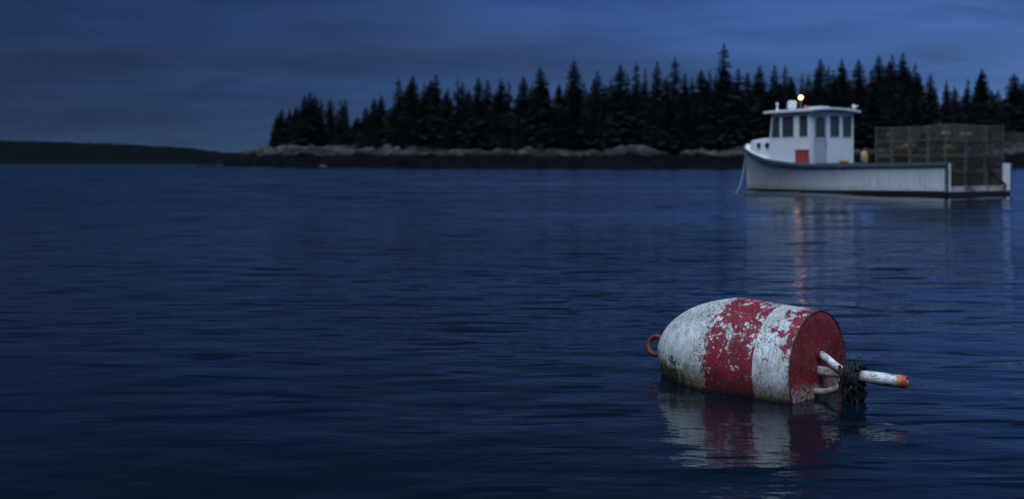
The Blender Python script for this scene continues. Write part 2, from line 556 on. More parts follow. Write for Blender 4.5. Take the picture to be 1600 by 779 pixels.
def place_spruce(X, Y, ztop, var, wide, rz, label, group):
    zg = ground(X, Y) - 0.3
    h = max(ztop - zg, 4.0)
    root = empty('spruce_tree', (X, Y, zg), rz)
    root.rotation_euler = (rt.gauss(0, 0.018), rt.gauss(0, 0.022), rz)
    root.scale = (h * wide * rt.uniform(0.85, 1.15), h * wide * rt.uniform(0.85, 1.15), h)
    tr, cr = VAR[var]
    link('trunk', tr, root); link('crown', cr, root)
    return tag(root, label, 'tree', group)


SKY = [(432, 180, 0), (439, 170, 2), (461, 168, 4), (481, 144, 1), (493, 148, 2), (517, 154, 1), (537, 156, 4), (558, 182, 5), (572, 166, 0), (585, 153, 0),
       (598, 150, 1), (621, 121, 3), (641, 117, 0), (661, 128, 4), (674, 123, 5), (683, 115, 1), (699, 136, 2), (713, 122, 4), (723, 127, 1), (747, 120, 0), (764, 123, 1), (783, 122, 2),
       (799, 126, 4), (817, 118, 0), (833, 131, 1), (850, 104, 5), (875, 128, 2), (899, 93, 0), (917, 126, 4), (934, 110, 1), (953, 122, 2), (969, 100, 0), (981, 112, 4), (994, 95, 3), (1009, 106, 6), (1025, 95, 1), (1040, 120, 0),
       (1051, 88, 3), (1068, 114, 1), (1084, 122, 2), (1097, 108, 0), (1108, 108, 4), (1119, 116, 2), (1131, 67, 3), (1143, 118, 2), (1153, 106, 1), (1170, 112, 0), (1188, 100, 2), (1210, 101, 1), (1223, 101, 4),
       (1236, 118, 0), (1250, 114, 6), (1261, 115, 2), (1283, 91, 0), (1294, 102, 4), (1315, 91, 2), (1340, 92, 0), (1357, 108, 1), (1374, 85, 0), (1397, 85, 1), (1413, 81, 2), (1429, 97, 4),
       (1454, 115, 1), (1480, 124, 4), (1512, 122, 3), (1535, 105, 2), (1550, 140, 0), (1587, 114, 5), (1612, 108, 2)]
ORD = {0: 'leftmost', 1: 'second', 2: 'third', 3: 'fourth', 4: 'fifth', 5: 'sixth', 6: 'seventh', 7: 'eighth', 8: 'ninth', 9: 'tenth'}
rt = random.Random(3)
SPECIAL = {1131: 'tallest slender spruce of all, standing well above the island skyline',
           899: 'broad tall spruce with layered boughs near the middle of the island',
           432: 'short spruce at the very left end of the wooded island',
           1051: 'slim pointed spruce standing high, first tall one left of the tallest',
           1413: 'tall dense spruce topping the dark clump above the lobster traps',
           1535: 'broad spruce with open boughs standing apart above the boat stern',
           1587: 'bushy spruce cut by the right edge of the picture'}
for i, (px, py, var) in enumerate(SKY):
    Y = 280 + rt.uniform(-3, 9)
    if px < 560: Y = 284 + rt.uniform(-2, 5)
    if px in SPECIAL: lab = SPECIAL[px]
    else:
        n = i + 1
        zone = 'low left end' if px < 560 else ('left half' if px < 830 else ('middle' if px < 1160 else ('stretch behind the white boat' if px < 1440 else 'open right end')))
        first = next(k for k, q in enumerate(SKY) if (('low left end' if q[0] < 560 else ('left half' if q[0] < 830 else ('middle' if q[0] < 1160 else ('stretch behind the white boat' if q[0] < 1440 else 'open right end')))) == zone))
        k = i - first
        words = ['first', 'second', 'third', 'fourth', 'fifth', 'sixth', 'seventh', 'eighth', 'ninth', 'tenth', 'eleventh', 'twelfth', 'thirteenth', 'fourteenth', 'fifteenth', 'sixteenth', 'seventeenth', 'eighteenth', 'nineteenth', 'twentieth', 'twenty-first', 'twenty-second']
        lab = 'skyline spruce, %s from left in the %s' % (words[k], zone)
    place_spruce(at(px, 0, Y), Y, zat(py, Y), var, rt.uniform(0.95, 1.2) * (1.3 if px < 610 else 1.0), rt.random() * 6.28, lab, 'spruces along the island skyline')
# the trees standing between and behind them, too dark to tell apart
spx = [s[0] for s in SKY]; spy = [s[1] for s in SKY]
for row, (Y0, lo, step) in enumerate(((278, 30, 15.0), (292, 7, 13.0))):
    px = 440
    while px < 1640:
        px += step * rt.uniform(0.75, 1.25)
        Y = Y0 + rt.uniform(-3, 5)
        if px < 560: Y += 4
        top = np.interp(px, spx, spy)
        if 1436 < px < 1640 and row != 1: top += 14
        if 545 < px < 572: top += 12
        top += lo + rt.uniform(0, 30)
        if px < 600: top -= 14
        if top > 206: continue
        place_spruce(at(px, 0, Y), Y, zat(top, Y), rt.choice((0, 2, 5, 4, 2, 1)), rt.uniform(0.95, 1.4), rt.random() * 6.28,
                     'dark spruce below the skyline %s, %s' % (('at the low left end', 'in the left half', 'in the middle', 'behind the white boat', 'at the open right end')[sum(px >= q for q in (560, 830, 1160, 1440))], ('front row', 'back row')[row]), 'spruces filling the wood below the skyline')

# ------------------------------------------------------------------ lobster boat
white = material('white_boat_paint', (0.74, 0.74, 0.75), 0.42, 0.4, 0.22, 1.2, (0.50, 0.48, 0.46))
hull_white = bpy.data.materials.new('hull_paint'); hull_white.use_nodes = True
t = NT(hull_white.node_tree); p = principled(hull_white)
tc = t.n('ShaderNodeTexCoord').outputs['Object']
_, _, oz = t.sep(tc)
n1 = t.noise(t.scale(tc, (1.2, 1.2, 0.25)), 1.5, 5, 0.6)
n2 = t.noise(t.scale(tc, (5, 5, 0.5)), 1.5, 4, 0.6)
c = t.mix(t.math('MULTIPLY', t.step(n1, 0.42, 0.7), 0.28), (0.82, 0.82, 0.82), (0.52, 0.50, 0.48))
stain = t.math('MULTIPLY', t.step(t.math('ADD', oz, t.math('MULTIPLY', n2, 0.45)), 0.30, 0.58, 1.0, 0.0), 0.55)
c = t.mix(stain, c, (0.26, 0.20, 0.13))
c = t.mix(t.math('MULTIPLY', t.step(n2, 0.56, 0.70), 0.42), c, (0.30, 0.24, 0.18))
t.put(p.inputs['Base Color'], c)
p.inputs['Roughness'].default_value = 0.38
door_paint = material('grey_door_paint', (0.44, 0.44, 0.46), 0.5, 0.4, 0.25, 2.0)
deck_grey = material('deck_grey', (0.24, 0.25, 0.26), 0.75, 0.3, 0.4, 2.0)
rail_dark = material('rail_green', (0.070, 0.095, 0.108), 0.6, 0.3, 0.4, 2.5)
boot_black = material('bottom_paint', (0.010, 0.011, 0.012), 0.6, 0.3, 0.6, 2.0, (0.030, 0.018, 0.014))
rubber = material('black_rubber', (0.012, 0.012, 0.013), 0.7, 0.3)
steel = material('dull_steel', (0.28, 0.28, 0.29), 0.45, 0.5, 0.4, 5.0, metal=0.6)
glass = bpy.data.materials.new('tinted_glass'); glass.use_nodes = True
t = NT(glass.node_tree); nt = glass.node_tree
p = principled(glass)
p.inputs['Base Color'].default_value = (0.075, 0.088, 0.098, 1); p.inputs['Roughness'].default_value = 0.10
tr = t.n('ShaderNodeBsdfTransparent'); tr.inputs[0].default_value = (0.55, 0.62, 0.65, 1)
mx = t.n('ShaderNodeMixShader'); mx.inputs[0].default_value = 0.62
nt.links.new(tr.outputs[0], mx.inputs[1]); nt.links.new(p.outputs[0], mx.inputs[2])
nt.links.new(mx.outputs[0], nt.nodes['Material Output'].inputs[0])

BX, BY = 15.68, 34.34
BRZ = math.atan2(0.868, -0.497)
boat = empty('lobster_boat', (BX, BY, 0), BRZ)
tag(boat, 'white wooden lobster boat with small wheelhouse moored off the island', 'boat')


def bworld(x, y, z):
    c, s = math.cos(BRZ), math.sin(BRZ)
    return Vector((BX + c * x - s * y, BY + s * x + c * y, z))


ST = [0, 1.2, 2.4, 3.6, 4.8, 6.0, 7.0, 8.0, 8.8, 9.5, 10.1, 10.6, 10.95, 11.15]
HB = [1.70, 1.75, 1.78, 1.80, 1.80, 1.77, 1.70, 1.56, 1.38, 1.15, 0.90, 0.62, 0.34, 0.06]
HW = [1.56, 1.60, 1.62, 1.61, 1.56, 1.45, 1.30, 1.08, 0.86, 0.63, 0.42, 0.23, 0.10, 0.03]
SZ = [1.13, 1.11, 1.09, 1.08, 1.07, 1.08, 1.13, 1.21, 1.32, 1.46, 1.60, 1.73, 1.82, 1.88]
BZ = [0.21, 0.20, 0.18, 0.16, 0.13, 0.11, 0.10, 0.09, 0.08, 0.07, 0.06, 0.05, 0.05, 0.05]


def sheer(x): return float(np.interp(x, ST, SZ))
def halfb(x): return float(np.interp(x, ST, HB))


def hull_pt(i, z, side):
    """point on the outside of the hull at station i and height z"""
    x = ST[i]
    u = z / SZ[i]
    if u < 0: hw = HW[i] * (1 + 0.35 * u * 3)
    else: hw = HW[i] + (HB[i] - HW[i]) * (0.55 * u + 0.45 * u * u)
    rake = 0.10 * max(0, (x - 8.8) / 2.35) ** 2 * max(u, -0.5)
    return (x + rake, side * max(hw, 0.015), z)


rows_t, rows_b = [], []
for i in range(len(ST)):
    zs = [BZ[i] + (SZ[i] - BZ[i]) * k / 8 for k in range(9)]
    r = [hull_pt(i, z, 1) for z in zs[::-1]]
    rows_t.append((r, [hull_pt(i, z, -1) for z in zs]))
    zb = [-0.35, -0.15, 0.0, BZ[i]]
    rows_b.append([hull_pt(i, z, 1) for z in zb[::-1]] + [hull_pt(i, z, -1) for z in zb])
hb = MB()
hb.grid([a for a, _ in rows_t]); hb.grid([b for _, b in rows_t])
# stem closes the two sides
n = len(ST) - 1
hb.grid([rows_t[n][0], rows_t[n][1][::-1]])
# open transom: corner posts and a low sill, all 6 cm thick
hb.box((-0.012, 1.49, 0.19), (0.12, 1.655, 1.12)); hb.box((-0.012, -1.655, 0.19), (0.12, -1.40, 1.12))
hull = hb.build('hull', hull_white, boat, smooth=True)
stained = material('stained_paint', (0.50, 0.48, 0.45), 0.5, 0.3, 0.9, 2.5, (0.10, 0.08, 0.06))
MB().box((-0.010, -1.42, 0.19), (0.10, 1.50, 0.36)).build('transom_sill', stained, boat)
bb = MB(); bb.grid(rows_b)
bb.grid([rows_b[0][:4], rows_b[0][:3:-1]])
bb.build('bottom', boot_black, boat, smooth=True)
MB().box((-0.03, -1.6, -0.1), (0.02, 1.6, 0.185)).build('transom_boot', boot_black, boat)
# inner sides of the cockpit
ib = MB()
for sd in (1, -1):
    ib.grid([[(x, sd * (halfb(x) - 0.16), sheer(x) - 0.02), (x, sd * (halfb(x) - 0.26), 0.31)] for x in np.linspace(0.1, 5.9, 12)])
ib.build('cockpit_lining', stained, boat, smooth=True)
for sd in (1, -1):
    wb = MB()
    xs_ = np.linspace(0.0, 8.7, 16)
    wb.grid([[(x, sd * (halfb(x) - 0.005), sheer(x) + 0.012), (x, sd * (halfb(x) - 0.30), sheer(x) + 0.016), (x, sd * (halfb(x) - 0.30), sheer(x) - 0.05)] for x in xs_])
    wb.build('side_deck', deck_grey, boat)
    rb = MB()
    rr = []
    for i in range(len(ST)):
        x0, y0, z0 = hull_pt(i, SZ[i], sd)
        o_ = 0.045 * sd
        rr.append([(x0, y0, z0 - 0.10), (x0, y0 + o_, z0 - 0.09), (x0, y0 + o_, z0 + 0.015), (x0, y0 - o_, z0 + 0.03)])
    rb.grid(rr)
    rb.build('guard_rail', rail_dark, boat)
    MB().box((-0.035, sd * 1.66 - 0.035, 0.16), (0.06, sd * 1.66 + 0.035, 1.14)).build('corner_post', rail_dark, boat)
MB().grid([[(x, -(halfb(x) - 0.25 - 0.05 * max(0, x - 5)), 0.33), (x, halfb(x) - 0.25 - 0.05 * max(0, x - 5), 0.33)] for x in np.linspace(0.05, 6.9, 10)]).build('deck', material('dark_deck', (0.05, 0.048, 0.046), 0.5, 0.4, 0.5, 2.0), boat)  # deck colour darkened so the open stern reads as a dark recess
fd = []
for x in np.linspace(8.5, 11.2, 9):
    h_ = halfb(min(x, 11.15)); z_ = sheer(min(x, 11.15))
    fd.append([(x, h_ * k, z_ - 0.01 + 0.10 * (1 - k * k)) for k in (1, 0.6, 0.2, -0.2, -0.6, -1)])
MB().grid(fd).build('foredeck', white, boat, smooth=True)
# trunk cabin with two portholes each side
tr_ = []
for x, hw_, zt in ((8.55, 1.08, 2.14), (9.2, 1.00, 2.14), (9.8, 0.84, 2.12), (10.25, 0.66, 2.09), (10.48, 0.48, 2.05), (10.58, 0.30, 1.95)):
    zb_ = sheer(x) - 0.05
    tr_.append([(x, hw_ + 0.03, zb_), (x, hw_, zt - 0.10), (x, hw_ - 0.05, zt - 0.02), (x, hw_ * 0.5, zt + 0.03), (x, 0, zt + 0.045),
                (x, -hw_ * 0.5, zt + 0.03), (x, -hw_ + 0.05, zt - 0.02), (x, -hw_, zt - 0.10), (x, -hw_ - 0.03, zb_)])
tb = MB().grid(tr_)
tb.add(tr_[-1] + [(10.6, 0, 1.6)], [(k, k + 1, 9) for k in range(8)])
trunk = tb.build('trunk_cabin', white, boat, smooth=True)
for sd in (1, -1):
    for x, hw_ in ((8.87, 1.06), (9.45, 0.955)):
        ang = 0.0
        pr = MB().lathe([(0.001, 0.05), (0.10, 0.05), (0.115, 0.03), (0.115, -0.05), (0.001, -0.05)], 16, 'y', (x, 0, 1.85))
        pr.v = [(a, sd * (hw_ - 0.005 + b), c_) for a, b, c_ in pr.v]
        po = pr.build('porthole', rubber, trunk)
mb = MB()
mb.tube([(10.75, 0.0, 1.72), (10.75, 0, 2.05)], 0.045, 10); mb.tube([(10.75, -0.14, 1.97), (10.75, 0.14, 1.97)], 0.03, 8)
mb.build('mooring_post', steel, boat, smooth=True)
# wheelhouse
WX0, WX1, WY = 6.45, 8.62, 1.20
wz0, sill, head, wtop = 1.02, 2.14, 2.98, 3.12


def rake_x(x, z):   # the windscreen leans back
    return x - 0.16 * max(0, (z - 1.9)) / 1.2 * max(0, (x - 8.0) / 0.62) if x > 8.0 else x


def side_wall(sd):
    m = MB()
    y0, y1 = sd * (WY - 0.05), sd * WY
    def B(xa, xb, za, zb_):
        vs = []
        for y in (y0, y1):
            for (x, z) in ((xa, za), (xb, za), (xb, zb_), (xa, zb_)): vs.append((rake_x(x, z), y, z))
        m.add(vs, [(0, 1, 2, 3), (7, 6, 5, 4), (0, 4, 5, 1), (1, 5, 6, 2), (2, 6, 7, 3), (3, 7, 4, 0)])
    B(WX0, WX1, wz0, sill); B(WX0, WX1, head, wtop)
    for a, b in ((WX0, 6.53), (7.00, 7.26), (7.92, 8.01), (8.55, WX1)): B(a, b, sill, head)
    o = m.build('side_wall', white, boat)
    for a, b in ((6.53, 7.00), (7.26, 7.92), (8.01, 8.55)):
        f = MB()
        yy = sd * (WY + 0.012)
        q = [(rake_x(a, sill), sill), (rake_x(b, sill), sill), (rake_x(b, head), head), (rake_x(a, head), head)]
        for k in range(4):
            (xa, za), (xb, zb_) = q[k], q[(k + 1) % 4]
            f.bar((xa, sd * WY, za), (xb, sd * WY, zb_), 0.022)
        fo = f.build('window', white, boat)
        g = MB(); yg = sd * (WY - 0.025)
        g.add([(x, yg + e, z) for e in (-0.003, 0.003) for (x, z) in q], [(0, 1, 2, 3), (7, 6, 5, 4), (0, 4, 5, 1), (1, 5, 6, 2), (2, 6, 7, 3), (3, 7, 4, 0)])
        g.build('pane', glass, fo)


side_wall(1); side_wall(-1)
m = MB()   # aft bulkhead, open where the door and the windows are
def A(ya, yb, za, zb_): m.box((WX0 - 0.0, min(ya, yb), za), (WX0 + 0.05, max(ya, yb), zb_))
ye = WY - 0.052
wz0 = 0.34
A(ye, 0.98, wz0, wtop); A(0.98, 0.30, head + 0.02, wtop); A(0.30, -ye, wz0, sill); A(0.30, -ye, head, wtop)
A(0.30, 0.12, sill, head); A(-0.42, -0.57, sill, head); A(-1.10, -ye, sill, head)
m.build('aft_bulkhead', white, boat)
for a, b in ((0.12, -0.42), (-0.57, -1.10)):
    f = MB(); x = WX0 - 0.004
    q = [(a, sill), (b, sill), (b, head), (a, head)]
    for k in range(4):
        (ya, za), (yb, zb_) = q[k], q[(k + 1) % 4]
        f.bar((x, ya, za), (x, yb, zb_), 0.022)
    fo = f.build('window', white, boat)
    MB().box((WX0 + 0.02, b, sill), (WX0 + 0.026, a, head)).build('pane', glass, fo)
d = MB()
dx0 = WX0 - 0.02
d.box((dx0, 0.31, wz0), (dx0 + 0.04, 0.97, 2.12))
d.box((dx0, 0.31, 2.12), (dx0 + 0.04, 0.38, 2.98)); d.box((dx0, 0.90, 2.12), (dx0 + 0.04, 0.97, 2.98))
arc = [(0.90, 2.80)] + [(0.64 + 0.26 * math.cos(a), 2.78 + 0.15 * math.sin(a)) for a in np.linspace(0.2, math.pi - 0.2, 9)] + [(0.38, 2.80)]
vs = [(dx0 + e, y, z) for e in (0, 0.04) for (y, z) in arc + [(0.38, 2.99), (0.90, 2.99)]]
na = len(arc) + 2
d.add(vs, [tuple(range(na)), tuple(range(2 * na - 1, na - 1, -1))] + [(k, (k + 1) % na, na + (k + 1) % na, na + k) for k in range(na)])
door = d.build('door', door_paint, boat)
MB().box((dx0 + 0.015, 0.38, 2.12), (dx0 + 0.02, 0.90, 2.97)).build('pane', glass, door)
MB().tube([(dx0 - 0.05, 0.36, 1.75), (dx0 - 0.05, 0.36, 1.95)], 0.014, 6).build('handle', steel, door)
for yy in (0.86, 0.62, 0.36):
    MB().box((dx0 - 0.02, yy - 0.03, 1.99), (dx0 + 0.01, yy + 0.03, 2.06)).build('hinge', steel, door)
# front with three raked windows
m = MB()
def Fp(ya, yb, za, zb_):
    vs = [(rake_x(WX1, z) - e, y, z) for e in (0.0, 0.05) for (y, z) in ((ya, za), (yb, za), (yb, zb_), (ya, zb_))]
    m.add(vs, [(0, 1, 2, 3), (7, 6, 5, 4), (0, 4, 5, 1), (1, 5, 6, 2), (2, 6, 7, 3), (3, 7, 4, 0)])
Fp(ye, -ye, 1.05, sill); Fp(ye, -ye, head, wtop)
for a, b in ((ye, 1.05), (0.42, 0.32), (-0.32, -0.42), (-1.05, -ye)): Fp(a, b, sill, head)
m.build('front_bulkhead', white, boat)
for a, b in ((1.05, 0.42), (0.32, -0.32), (-0.42, -1.05)):
    g = MB(); vs = [(rake_x(WX1, z) - 0.025 - e, y, z) for e in (0.0, 0.006) for (y, z) in ((a, sill), (b, sill), (b, head), (a, head))]
    g.add(vs, [(0, 1, 2, 3), (7, 6, 5, 4), (0, 4, 5, 1), (1, 5, 6, 2), (2, 6, 7, 3), (3, 7, 4, 0)])
    g.build('pane', glass, boat)
# cambered roof with overhang
rr = []
for x in np.linspace(6.22, 8.78, 7):
    rr.append([(x, y, 3.12 + 0.09 * (1 - (y / 1.36) ** 2)) for y in np.linspace(-1.36, 1.36, 11)])
rb = MB(); top = [[(x, y, z + 0.075) for x, y, z in r] for r in rr]
rb.grid(rr); rb.grid(top)
for e in (0, -1): rb.grid([rr[e], top[e]])
rb.grid([[r[0] for r in rr], [r[0] for r in top]]); rb.grid([[r[-1] for r in rr], [r[-1] for r in top]])
roof = rb.build('roof', white, boat, smooth=True)
# gear on the roof
MB().lathe([(0.05, 3.22), (0.05, 3.30), (0.035, 3.31), (0.035, 3.47), (0.06, 3.49), (0.06, 3.53), (0.01, 3.56)], 12, 'z', (8.38, 1.0, 0)).build('vent_pipe', white, boat, smooth=True)
MB().lathe([(0.13, 3.24), (0.13, 3.31), (0.18, 3.33), (0.185, 3.55), (0.17, 3.60), (0.09, 3.63), (0.001, 3.635)], 24, 'z', (8.07, 0.5, 0)).build('radar_dome', white, boat, smooth=True)
orange = material('orange_plastic', (0.55, 0.16, 0.05), 0.5, 0.4, 0.3, 5)
MB().lathe([(0.06, 3.22), (0.085, 3.25), (0.085, 3.36), (0.05, 3.40), (0.001, 3.41)], 14, 'z', (7.52, 0.3, 0)).build('beacon_cap', orange, boat, smooth=True)
MB().box((6.9, -0.45, 3.19), (7.62, 0.18, 3.36)).build('roof_hatch', white, boat, smooth=True, bevel=0.05)
MB().box((6.45, -0.95, 3.16), (6.85, -0.62, 3.28)).build('roof_box', white, boat, bevel=0.03)
hp = MB(); hp.tube([(6.38, -1.2, 3.16), (6.38, -1.2, 3.30), (6.32, -1.2, 3.34)], 0.025, 8)
hp.lathe([(0.02, 0.0), (0.03, 0.12), (0.075, 0.24), (0.07, 0.24), (0.001, 0.10)], 14, 'x', (6.22, -1.2, 3.37))
hp.build('horn', white, boat, smooth=True)
for y in (-0.1, -0.35, -0.8, -1.05):
    MB().tube([(6.3, y, 3.19), (6.3, y, 3.27), (6.36, y, 3.29)], 0.02, 6).build('rail_stanchion', steel, boat)
# mast lamp
lamp_glass = bpy.data.materials.new('lamp_glow'); lamp_glass.use_nodes = True
p = principled(lamp_glass)
p.inputs['Emission Color'].default_value = (1.0, 0.46, 0.11, 1); p.inputs['Emission Strength'].default_value = 8.5
p.inputs['Base Color'].default_value = (0.8, 0.7, 0.5, 1)
lp = MB(); lp.tube([(7.79, 0.3, 3.19), (7.79, 0.3, 3.62)], 0.028, 8); lp.lathe([(0.05, 3.60), (0.06, 3.63), (0.055, 3.67), (0.001, 3.67)], 12, 'z', (7.79, 0.3, 0))
mast = lp.build('lamp_post', steel, boat, smooth=True)
MB().lathe([(0.045, 3.67)] + [(0.085 * math.cos(a), 3.745 + 0.085 * math.sin(a)) for a in np.linspace(-1.0, 1.5, 9)], 18, 'z', (7.79, 0.3, 0)).build('bulb', lamp_glass, mast, smooth='all')
# engine box behind the door
MB().box((5.35, -0.55, 0.34), (6.30, 1.05, 1.14)).build('engine_box', rail_dark, boat, bevel=0.02)
# hauling davit plank leaning in the open stern
dark_wood = material('dark_wet_wood', (0.030, 0.026, 0.024), 0.7, 0.3, 0.4, 4)
pl = MB().bar((0.16, -0.72, 0.92), (-0.04, -1.36, 0.36), 0.09, 0.05).build('stern_plank', dark_wood)
pl.location = (BX, BY, 0); pl.rotation_euler = (0, 0, BRZ)
tag(pl, 'dark plank leaning across the right side of the open boat stern', 'plank')
# red bait box on the side deck
red_plastic = material('red_plastic', (0.42, 0.070, 0.050), 0.5, 0.4, 0.35, 3.0)
rc = empty('red_crate', bworld(6.55, 1.50, sheer(6.8) + 0.018), BRZ)
tag(rc, 'bright red crate on the side deck beside the wheelhouse door', 'crate')
MB().box((-0.22, -0.15, 0), (0.22, 0.15, 0.46)).build('box', red_plastic, rc, bevel=0.025)
MB().box((-0.24, -0.17, 0.462), (0.24, 0.17, 0.51)).build('lid', red_plastic, rc, bevel=0.015)

# lobster traps
wire = material('trap_wire', (0.12, 0.105, 0.09), 0.75, 0.2, 0.5, 4.0, (0.05, 0.045, 0.04))
frame_m = material('trap_frame', (0.15, 0.125, 0.105), 0.8, 0.2, 0.7, 3.0, (0.035, 0.028, 0.022))
net_m = material('trap_netting', (0.10, 0.105, 0.11), 0.85, 0.1, 0.5, 8)
TX, TY, TZ = 0.70, 1.00, 0.50


def trap_parts():
    fr = MB()
    e = 0.02
    xs2, ys2, zs2 = (-TX / 2 + e, TX / 2 - e), (-TY / 2 + e, TY / 2 - e), (e, TZ - e)
    for a in xs2:
        for b in ys2: fr.bar((a, b, 0.0), (a, b, TZ), 0.045)
        for c_ in zs2: fr.bar((a, ys2[0], c_), (a, ys2[1], c_), 0.034)
    for b in ys2:
        for c_ in zs2: fr.bar((xs2[0], b, c_), (xs2[1], b, c_), 0.034)
    wr = MB(); wt = 0.0085
    def face(o, u, v, nu, nv):
        o, u, v = Vector(o), Vector(u), Vector(v)
        for i in range(1, nu): wr.bar(o + u * i / nu, o + u * i / nu + v, wt)
        for j in range(1, nv): wr.bar(o + v * j / nv, o + v * j / nv + u, wt)
    X0, X1 = xs2; Y0, Y1 = ys2; Z0, Z1 = zs2
    for x in xs2: face((x, Y0, Z0), (0, Y1 - Y0, 0), (0, 0, Z1 - Z0), 10, 6)
    for y in ys2: face((X0, y, Z0), (X1 - X0, 0, 0), (0, 0, Z1 - Z0), 8, 6)
    for z in zs2: face((X0, Y0, z), (X1 - X0, 0, 0), (0, Y1 - Y0, 0), 5, 7)
    nt_ = MB()
    for k in range(9):       # the twine funnel inside
        a = 2 * math.pi * k / 9
        nt_.bar((0.30 * math.cos(a), -0.1, 0.25 + 0.21 * math.sin(a)), (0.08 * math.cos(a), 0.28, 0.25 + 0.08 * math.sin(a)), 0.008)
    for q in range(5):
        r_ = 0.30 - 0.22 * q / 4; yq = -0.1 + 0.38 * q / 4
        nt_.tube([(r_ * math.cos(a), yq, 0.25 + r_ * 0.72 * math.sin(a)) for a in np.linspace(0, 6.283, 11)[:-1]], 0.005, 4, closed=True)
    return fr.mesh('frame', frame_m), wr.mesh('wire_mesh', wire), nt_.mesh('twine_funnel', net_m)


TRAP = trap_parts()
slots = [(r, 0) for r in range(4)] + [(0, 1), (0, 2)] + [(r, 2) for r in (1, 2, 3)]
tier_word = ['bottom', 'second', 'third', 'top']
row_word = ['at the stern', 'second from the stern', 'third from the stern', 'nearest the wheelhouse']
col_word = ['on the near side', 'in the middle', 'on the far side']
jr = random.Random(8)
for (r, cidx) in slots:
    for k in range(4):
        x = 0.50 + 0.73 * r; y = 1.03 - 1.03 * cidx
        o = empty('lobster_trap', bworld(x + jr.uniform(-.03, .03), y * (0.985) + jr.uniform(-.03, .03), 0.345 + 0.515 * k + (0.012 * k if r == 0 else 0)), BRZ + jr.uniform(-0.045, 0.045))
        o.rotation_euler.x = jr.uniform(-0.012, 0.012); o.rotation_euler.y = jr.uniform(-0.015, 0.015)
        for nm, me in zip(('frame', 'wire_mesh', 'twine_funnel'), TRAP): link(nm, me, o)
        tag(o, 'wire lobster trap %s, %s tier of the stack, %s' % (row_word[r], tier_word[k], col_word[cidx]), 'lobster trap', 'lobster traps stacked at the stern')

# floats stowed on board
yellow = material('yellow_float', (0.36, 0.22, 0.06), 0.6, 0.3, 0.6, 5, (0.16, 0.10, 0.04))
tan = material('tan_float', (0.42, 0.27, 0.12), 0.65, 0.3, 0.5, 5)
bluegrey = material('blue_grey_float', (0.16, 0.21, 0.30), 0.6, 0.3, 0.4, 5)


def stowed_float(x, y, z, ln, rad, mat, rz, up, label):
    o = empty('stowed_float', bworld(x, y, z), BRZ + rz)
    prof = [(0.02, -ln / 2), (rad * 0.7, -ln / 2 + 0.02), (rad * 0.95, -ln * 0.3), (rad, 0), (rad * 0.95, ln * 0.25), (rad * 0.7, ln * 0.42), (0.02, ln / 2)]
    b = MB()
    if up: b.lathe([(r_, h + ln / 2) for r_, h in prof], 18, 'z')
    else: b.lathe(prof, 18, 'x', (0, 0, rad))
    b.build('float_body', mat, o, smooth='all')
    s_ = MB()
    if up: s_.tube([(0, 0, ln - 0.04), (0, 0, ln + 0.10)], 0.02, 6)
    else: s_.tube([(ln / 2 - 0.04, 0, rad), (ln / 2 + 0.12, 0, rad)], 0.02, 6)
    s_.build('spindle', frame_m, o)
    tag(o, label, 'buoy', 'floats stowed on the boat')


stowed_float(4.35, 1.62, 1.105, 0.34, 0.085, yellow, 0.1, False, 'small orange-yellow float lying on the side deck right of the wheelhouse')
stowed_float(3.42, 1.64, 1.105, 0.46, 0.13, tan, 0, True, 'tan float standing on the side deck in front of the traps')
stowed_float(1.98, 1.05, 1.42, 0.58, 0.20, yellow, 0.3, False, 'large yellow float inside a third-tier trap on the near side')
stowed_float(0.55, 1.02, 1.94, 0.30, 0.14, yellow, 1.2, False, 'yellow float inside the top near trap at the stern corner')
stowed_float(0.48, 0.10, 1.94, 0.55, 0.12, yellow, 1.5, False, 'long yellow float in the top middle trap at the stern')
stowed_float(1.22, 1.0, 1.42, 0.5, 0.13, bluegrey, 0.2, False, 'blue-grey float in a third-tier trap, second from the stern')
stowed_float(0.5, 0.05, 1.42, 0.4, 0.14, bluegrey, 1.3, False, 'blue-grey float in the third-tier middle trap at the stern')
stowed_float(2.68, 1.05, 1.42, 0.42, 0.12, bluegrey, 0.1, False, 'blue-grey float in the third-tier trap nearest the wheelhouse')
stowed_float(0.48, 1.0, 1.42, 0.45, 0.17, yellow, 1.4, False, 'yellow float in the third-tier near trap at the stern')

coil_tan = material('tan_rope', (0.26, 0.19, 0.11), 0.85, 0.1, 0.6, 12)
coil_dark = material('dark_rope', (0.05, 0.048, 0.045), 0.85, 0.1, 0.6, 12)
cr_ = random.Random(2)
for x, y, z, m_, label in (
        (1.25, 1.02, 1.93, coil_dark, 'dark rope coil in the top trap second from the stern'),
        (2.70, 1.03, 1.93, coil_tan, 'tan rope coil in the top trap nearest the wheelhouse'),
        (0.50, -1.0, 1.42, coil_tan, 'tan rope coil in the third-tier far trap at the stern'),
        (0.50, 0.02, 0.90, coil_dark, 'dark rope coil in the second-tier middle trap at the stern'),
        (0.50, 1.00, 0.90, coil_tan, 'tan rope coil in the second-tier near trap at the stern'),
        (0.50, -1.0, 0.90, coil_dark, 'dark rope coil in the second-tier far trap at the stern'),
        (0.50, -1.0, 1.94, coil_dark, 'dark rope coil in the top far trap at the stern')):
    pts = []
    for k in range(150):
        a = k * 0.42
        r_ = 0.17 + 0.05 * math.sin(a * 0.31) + cr_.uniform(-.012, .012)
        pts.append((r_ * math.cos(a), r_ * 1.35 * math.sin(a), 0.03 + 0.0015 * k + cr_.uniform(-.008, .008)))
    o = MB().tube(pts, 0.013, 5).build('rope_coil', m_)
    o.location = bworld(x, y, z); o.rotation_euler = (0, 0, BRZ)
    tag(o, label, 'rope', 'rope coils stowed in the traps')

